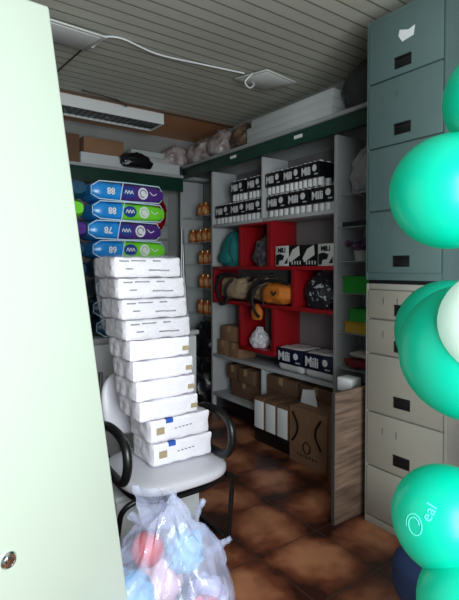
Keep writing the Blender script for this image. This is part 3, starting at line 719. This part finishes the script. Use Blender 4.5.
pile = [('d', 'd', .05, 'dark blue nappy pack lying directly on the white cabinet, behind the white tower'),
        ('d', 'd', .03, 'dark blue nappy pack second up from the white cabinet, behind the white tower'),
        ('d', 'd', .05, 'dark blue nappy pack third up from the white cabinet, behind the white tower'),
        ('d', 'd', .04, 'dark blue nappy pack under the green and blue pack numbered 68'),
        ('g', '68', .03, 'green and blue nappy pack numbered 68, lowest of the four colourful ones'),
        ('p', '78', -.00, 'purple and blue nappy pack numbered 78, above the one numbered 68'),
        ('g', '88', .028, 'green and blue nappy pack numbered 88, under the topmost purple one'),
        ('p', '88', .02, 'purple and blue nappy pack numbered 88, topmost of the colourful pile')]
for i, (c_, n_, dx, lab) in enumerate(pile):
    key = (c_, n_); o = proto[key] if key not in used else copy_tree(proto[key]); used.add(key)
    o.location = (1.03+dx, 2.95, z0+i*(NH+.0015)+(.055 if i > 3 else 0)*0); o.rotation_euler = (0, 0, 0)
    o.scale = (1, 1, 1.10)
    o.location.z = z0+i*(NH*1.1+.0012)
    tag(o, lab, 'nappy pack', gN)
darkb = [('lowest', 'g', '68'), ('second from the bottom', 'p', '78'), ('third from the bottom', 'g', '88'), ('fourth from the bottom', 'p', '88'), ('fifth from the bottom', 'g', '68'), ('sixth from the bottom', 'p', '78'), ('seventh from the bottom', 'g', '88'), ('topmost', 'p', '88')]
for i, (wh, c_, n_) in enumerate(darkb):
    o = copy_tree(proto[('d', 'd') if i not in (5, 6) else (c_, n_)])
    o.location = (.90+(.015 if i % 2 else 0), 3.545, z0+i*(NH*1.1+.0012)); o.scale = (1, 1, 1.1); o.rotation_euler = (0, 0, math.radians(-90))
    o.location = (.70+(.015 if i % 2 else 0), 3.44, z0+i*(NH*1.1+.0012))
    tag(o, 'shaded nappy pack in the pile beside the pale green door, '+wh, 'nappy pack', gN)

# steel easel tubes right of the white stack
t = thing('folding_stand', 'folded grey steel tube stand leaning beside the white cabinet', 'stand', (2.06, 3.60, 0))
for k, (x, dx) in enumerate(((0, .10), (.06, .05), (.12, -.02))):
    bm = NB(); tube(bm, [(x, 0, 0), (x+dx-.06, .06, 1.76)], .012, 10); obj('tube_leg', bm, steel, t)
bm = NB(); tube(bm, [(-.01, .03, .7), (.12, .03, .7)], .008, 8); tube(bm, [(0, .05, 1.3), (.03, .05, 1.3)], .008, 8); obj('cross_bar', bm, steel, t)
bag('cloth_bundle', 'dark blue cloth bundle on the floor behind the folding stand', 'cloth', (2.2, 4.05, 0), (.2, .2, .55), mat('dark blue cloth', (26, 30, 54), .8, bump=.3), 81, .2, .06, .3)

# ------------------------------------------------------------------ chair
vinyl = mat('white vinyl', (214, 212, 222), .35, bump=.08, bscale=60)
ch = thing('office_chair', 'white padded armchair with black tubular frame, carrying the tower of packs', 'chair', (1.085, 2.08, 0))
def seatpad(bm, cx, cy, cz, rx, ry, rz, ex_=4.0, tilt=0):
    q = bmesh.ops.create_icosphere(bm, subdivisions=5, radius=1)
    for v in q['verts']:
        p = v.co; L = (abs(p.x)**ex_+abs(p.y)**ex_)**(1/ex_); l2 = math.hypot(p.x, p.y)
        k = (l2/L) if L > 1e-6 else 1
        z = math.copysign(abs(p.z)**.55, p.z)
        v.co = Vector((cx+p.x*k*rx, cy+p.y*k*ry, cz+z*rz))
bm = NB(); seatpad(bm, 0, -.03, .445, .265, .255, .045, 3.2); obj('seat', bm, vinyl, ch)
bm = NB(); seatpad(bm, 0, -.03, .385, .235, .22, .022, 3.2); obj('seat_shell', bm, black, ch)
bm = NB(); seatpad(bm, 0, 0, 0, .205, .17, .03, 3.0); o = obj('backrest', bm, vinyl, ch, M=Matrix.Translation((0, .285, .70)) @ Matrix.Rotation(math.radians(80), 4, 'X'))
for s in (-1, 1):
    x = s*.30; ax = .232 if s > 0 else -.30
    bm = NB(); P = smooth_path([(x-s*.06, -.20, .40), (x-s*.015, -.19, .375), (x, -.165, .30), (x+s*.01, -.12, .02), (x+s*.01, -.09, .0125), (x+s*.01, .0, .0125), (x+s*.01, .25, .0125), (x+s*.01, .29, .02), (x, .27, .10), (x-s*.03, .25, .38)], 6)
    tube(bm, P, .0125, 10); obj('sled_leg', bm, black, ch)
    bm = NB()
    L = [(ax, -.26, .58), (ax, -.24, .665), (ax, -.14, .70), (ax, .0, .69), (ax, .05, .63), (ax, .04, .53), (ax, -.03, .50), (ax, -.20, .50)]
    tube(bm, smooth_path(L, 6, True), .020, 12, True); obj('armrest', bm, black, ch)
    bm = NB(); tube(bm, [(ax, -.09, .50), (x-s*.09, -.08, .40)], .012, 8); obj('arm_bracket', bm, black, ch)
    bm = NB(); tube(bm, [(ax, .02, .51), (x-s*.09, .05, .40)], .012, 8); obj('arm_bracket', bm, black, ch)
    bm = NB(); tube(bm, smooth_path([(s*.17, .18, .39), (s*.19, .26, .45), (s*.20, .32, .62), (s*.19, .34, .86)]), .0115, 8); obj('back_upright', bm, black, ch)

# ---- tower of white packs on the chair
pk_white = mat('white pack film', (240, 236, 246), .35, bump=.6, bscale=22)
pk_grey = mat('white pack film in clear wrap', (222, 218, 226), .25, bump=.5, bscale=22)
ink_grey = mat('grey print', (110, 108, 116), .6); ink_tan = mat('tan print', (168, 150, 120), .6); ink_blue = mat('blue print', (40, 90, 180), .5)
def pack(w, d, h, m, kind, seed):
    t = bpy.data.objects.new('tissue_pack', None); COL.objects.link(t); t.empty_display_size = .05
    bm = NB(); pillow(bm, (0, 0, 0), (w, d, h), exp=13, wr=.0042, seed=seed, ez=22); obj('pack_body', bm, m, t)
    if kind == 'a':   # small grey wording along the front
        bm = NB()
        for x0, x1, zz in ((.03, .075, .78), (.085, .15, .80), (.19, .225, .80), (.06, .09, .42), (.17, .22, .36), (.225, .27, .34)):
            x = x0
            while x < x1:
                l = .004+random.random()*.004; box(bm, (x, -.0016, h*zz-.003), (x+l, .0006, h*zz+.003)); x += l+.002
        obj('wording', bm, ink_grey, t)
    if kind == 'b':
        bm = NB(); box(bm, (w-.052, -.0012, h*.30), (w-.018, .001, h*.52), .0); obj('tan_label', bm, ink_tan, t)
    if kind == 'c':
        bm = NB(); box(bm, (.035, -.0012, h*.38), (.075, .001, h*.66)); obj('tan_label', bm, ink_tan, t)
        bm = NB(); box(bm, (.085, -.0016, h*.80), (.12, .02, h*.985)); obj('blue_flash', bm, ink_blue, t)
        bm = NB()
        for k in range(5): box(bm, (.13+k*.02, -.0012, h*.5+k*.001), (.142+k*.02, .001, h*.53+k*.001))
        obj('wording', bm, ink_grey, t)
    return t
def front(px, py, Y=2.0): return at(px, py, 1, Y)
PK = []
def tower(protof, base_z, n, x_lo, x_hi, y0, h, kind_label, tilt=0.0, gap=.0008, rz=0):
    p = protof; res = []
    for i in range(n):
        o = p if i == 0 else copy_tree(p)
        f = i/max(1, n-1)
        o.location = (x_lo+(x_hi-x_lo)*f, y0, base_z+i*(h+gap)); o.rotation_euler = (0, 0, rz+.012*math.sin(i*2.3))
        tag(o, kind_label[i], 'pack', 'white packs stacked on the chair'); res.append(o)
    return res
zb = .490
tower(pack(.335, .24, .112, pk_white, 'c', 1), zb, 2, .958, .945, 1.94, .112, ['white pack with tan label and blue flash, lying directly on the chair seat', 'white pack with blue flash, second up from the chair seat'], gap=-.001)
zm = zb+2*.111
tower(pack(.325, .25, .0945, pk_white, 'b', 2), zm, 4, .89, .845, 1.94, .0945, ['white pack with tan corner mark, lowest of the middle four in the tower', 'white pack with tan corner mark, second of the middle four from below', 'white pack with tan corner mark, third of the middle four from below', 'white pack with tan corner mark, uppermost of the middle four in the tower'], gap=-.001)
zt = zm+4*.0935
tower(pack(.345, .26, .0945, pk_grey, 'a', 3), zt, 4, .825, .775, 1.94, .0945, ['white pack with grey wording, lowest of the film-wrapped top four', 'white pack with grey wording, second from below of the film-wrapped top four', 'white pack with grey wording, third from below of the film-wrapped top four', 'white pack with grey wording, topmost of the whole tower'], gap=-.001)
# clear wrap around top four
bm = NB()
r = bmesh.ops.create_cube(bm, size=2); bmesh.ops.subdivide_edges(bm, edges=bm.edges[:], cuts=14, use_grid_fill=True)
for v in bm.verts:
    p = v.co; L = (abs(p.x)**9+abs(p.y)**9+abs(p.z)**9)**(1/9); q = p/L; z = q.z*.194+.188
    n_ = noise.noise(Vector((q.x*3, q.y*3, q.z*4)))
    v.co = Vector((.1725+q.x*.181+(.025-z/.37*.05), .13+q.y*.139, z))+Vector((p.x, p.y, 0))*n_*.006
solo('plastic_wrap', bm, film, 'clear shiny plastic wrap around the top four packs of the tower', 'plastic wrap', (.80, 1.94, zt+.003))

bm = NB(); box(bm, (0, 0, 0), (.46, .30, .30), .01)
t = thing('styrofoam_box', 'white styrofoam box on the floor under the loaded chair', 'box', (.85, 2.10, 0)); obj('box_body', bm, mat('bright styrofoam', (0, 0, 0)), t)
bm = NB(); box(bm, (-.008, -.008, .30), (.468, .308, .33), .008); obj('lid', bm, mat('bright styrofoam', (0, 0, 0)), t)

# ------------------------------------------------------------------ big clear bag with pastel goods in the foreground
bagm = film_mat('clear polythene bag', (205, 212, 245), .33, .10, 1.0, 7)
BX, BY = .765, 1.44
t = thing('clear_plastic_bag', 'large clear plastic bag of pastel goods on the floor before the chair', 'plastic bag', (BX, BY, 0))
bm = NB()
q = bmesh.ops.create_icosphere(bm, subdivisions=5, radius=1)
for v in q['verts']:
    p = v.co.copy(); n = noise.noise(p*2.2+Vector((4, 1, 0)))*.16+noise.noise(p*6)*.06; k = 1+n
    z = max(p.z*k, -.8); pin = 1-.45*max(0, p.z)**1.6
    a_ = math.atan2(p.y, p.x); f = 1+.06*math.sin(a_*11+4*noise.noise(p*3))*max(0, p.z+.2)
    v.co = Vector((p.x*k*pin*f*.225, p.y*k*pin*f*.215, (z+.8)*.335))
obj('bag_body', bm, bagm, t)
def flap(bm, base, tip, w0, w1, seed):
    base = Vector(base); tip = Vector(tip); d = tip-base; u = d.cross(Vector((.3, .5, 1))).normalized(); n = 14; m = 9; g = []
    vv = d.cross(u).normalized()
    for i in range(n+1):
        s = i/n; w_ = w0+(w1-w0)*s; row = []
        for j in range(m+1):
            a_ = (j/m-.5)
            off = .010*math.sin(a_*13+seed+s*3)*(.5+.5*s)+.009*noise.noise(Vector((s*5, a_*6, seed)))
            row.append(bm.verts.new(base+d*s+u*a_*w_+vv*off))
        g.append(row)
    for i in range(n):
        for j in range(m): bm.faces.new((g[i][j], g[i][j+1], g[i+1][j+1], g[i+1][j]))
for bs, tp, a0, a1, sd in (((-.0, .02, .50), (.01, .12, .60), .20, .26, 1), ((.07, -.0, .46), (.17, .03, .55), .16, .035, 2), ((.10, -.06, .40), (.225, -.06, .43), .17, .03, 5), ((-.05, .0, .50), (-.11, .06, .57), .16, .12, 8)):
    bm = NB(); flap(bm, bs, tp, a0, a1, sd); o = obj('bag_flap', bm, bagm, t)
inner = [('toy_ball', 'coral red ball inside the clear bag', 'ball', (-.055, .045, .37), .058, (214, 78, 72)),
         ('blue_bundle', 'sky blue bundle at left inside the clear bag', 'bundle', (-.15, -.01, .26), .085, (70, 168, 214)),
         ('blue_bundle', 'pale blue bundle low in front inside the clear bag', 'bundle', (-.06, -.12, .15), .085, (92, 176, 222)),
         ('pink_bundle', 'pink bundle low in the middle inside the clear bag', 'bundle', (.07, -.12, .17), .075, (226, 128, 146)),
         ('blue_bundle', 'light blue bundle at upper right inside the clear bag', 'bundle', (.09, .03, .33), .065, (130, 190, 226)),
         ('lilac_bundle', 'lilac bundle at right inside the clear bag', 'bundle', (.15, -.02, .16), .075, (196, 186, 226)),
         ('pink_bundle', 'pale pink bundle at the back inside the clear bag', 'bundle', (.02, .12, .2), .09, (222, 176, 190))]
for i, (nm, lab, cat, c_, r_, rgb) in enumerate(inner):
    bm = NB(); blob(bm, (0, 0, 0), (r_, r_, r_*(1 if i == 0 else 1.2)), i+90, .02 if i == 0 else .2, 3, False, 4)
    solo(nm, bm, mat(nm+str(i), rgb, .5, bump=.3, bscale=16), lab, cat, (BX+c_[0], BY+c_[1], c_[2]*1.12+.02))

# ------------------------------------------------------------------ navy chair at the right edge
nv = mat('navy upholstery', (12, 38, 76), .8, bump=.2, bscale=90)
t = thing('upholstered_chair', 'navy blue padded chair below the turquoise balloons', 'chair', (1.60, .80, 0), math.radians(-20))
bm = NB(); seatpad(bm, 0, 0, .32, .235, .22, .12, 4); obj('seat', bm, nv, t)
bm = NB(); seatpad(bm, 0, 0, 0, .21, .2, .03, 4); obj('backrest', bm, nv, t, M=Matrix.Translation((.24, 0, .72)) @ Matrix.Rotation(math.radians(82), 4, 'Y'))
for sx in (-1, 1):
    for sy in (-1, 1):
        bm = NB(); tube(bm, [(sx*.15, sy*.15, .25), (sx*.17, sy*.17, .0)], .012, 8); obj('leg', bm, black, t)
for sy in (-1, 1):
    bm = NB(); tube(bm, smooth_path([(.14, sy*.12, .39), (.24, sy*.12, .44), (.27, sy*.12, .80)]), .010, 8); obj('back_post', bm, black, t)

# ------------------------------------------------------------------ balloons
def balloon_mat(name, rgb):
    m = mat(name, rgb, .36, coat=.15); b = m.node_tree.nodes['Principled BSDF']
    out = m.node_tree.nodes['Material Output']; tl = m.node_tree.nodes.new('ShaderNodeBsdfTranslucent'); tl.inputs[0].default_value = (*srgb(rgb), 1)
    mx = m.node_tree.nodes.new('ShaderNodeMixShader'); mx.inputs[0].default_value = .45
    m.node_tree.links.new(b.outputs[0], mx.inputs[1]); m.node_tree.links.new(tl.outputs[0], mx.inputs[2]); m.node_tree.links.new(mx.outputs[0], out.inputs['Surface'])
    return m
turq = balloon_mat('turquoise latex', (0, 203, 172)); sunpatch_lat = balloon_mat('sunlit patch latex', (236, 244, 240))
def balloon(px, py, D, rpx, m, label, axis=(1, 0, 0), k=1.12, txt=False):
    d = ray(px, py); c = Vector((0, 0, EYE))+d*D; R_ = rpx*D/F
    t = thing('balloon', label, 'balloon', c, 0, 'turquoise balloons at the right edge' if m is turq else None)
    q = Vector(axis).normalized(); rot = Vector((0, 0, -1)).rotation_difference(q).to_matrix().to_4x4()
    prof = []
    for i in range(25):
        th = PI*i/24; r_ = math.sin(th)*R_; z = math.cos(th)*R_
        if z < 0:
            z *= k; r_ *= 1-.10*(abs(math.cos(th)))**2
        prof.append((r_, z))
    prof[-1] = (.007, -R_*k*.995)
    bm = NB(); lathe(bm, prof, 40, rot); obj('balloon_skin', bm, m, t)
    bm = NB(); lathe(bm, [(.007, -R_*k*.99), (.005, -R_*k-.008), (.014, -R_*k-.022), (.013, -R_*k-.024), (.003, -R_*k-.01)], 16, rot); obj('balloon_knot', bm, m, t)
    if txt:
        fd = -d.normalized(); bm = NB()
        rt = Vector((math.cos(YAW), -math.sin(YAW), 0)); upx = fd.cross(rt).normalized()
        rt2 = upx.cross(fd).normalized()
        text(bm, 'eal', .032, (0, 0, 0), (rt2, upx), ext=.0003, rot=math.radians(55))
        for v in bm.verts: v.co += rt2*-.030+upx*.012
        bm2 = NB(); pts = [(rt2*(-.064+.010*math.cos(a*.5)*(1+a*.04))+upx*(-.012+.014*math.sin(a*.5)*(1+a*.04))) for a in range(20)]
        tube(bm2, pts, .0012, 6)
        me = bpy.data.meshes.new('t'); bm2.to_mesh(me); bm.from_mesh(me); bm2.free()
        for v in bm.verts:   # wrap the print on the skin
            v.co += rt2*.0-upx*.0
            l = v.co.x**2+v.co.y**2+v.co.z**2
            v.co = v.co+fd*(math.sqrt(max(R_*R_-l, 0))+.0008)
        obj('printed_word', bm, mat('faded white print', (90, 224, 206), .4), t)
    return t
balloon(449, 192, 1.10, 57, turq, 'large turquoise balloon in front of the teal cabinet drawers', (.8, -.4, .5))
balloon(502, 98, 1.12, 55, turq, 'turquoise balloon cut by the right edge, highest of all', (.6, -.5, .6))
balloon(449, 332, 1.40, 52, turq, 'turquoise balloon before the beige cabinet, upper of the overlapping pair', (.7, -.4, .2), 1.1)
balloon(470, 352, 1.04, 68, turq, 'largest turquoise balloon before the beige cabinet, lower of the overlapping pair', (.8, .1, -.5), 1.1)
balloon(497, 324, .92, 55, sunpatch_lat, 'added white balloon standing in for the sunlit patch on the overlapping turquoise pair', (.7, -.5, .2))  # added balloon, its white imitates an overexposed sunlit area on the turquoise one
balloon(446, 519, 1.06, 52, turq, 'turquoise balloon with faded white lettering above the navy chair', (.6, -.3, -.7), 1.25, True)
balloon(476, 609, .98, 56, turq, 'lowest turquoise balloon at the bottom right corner', (.6, -.3, -.7))
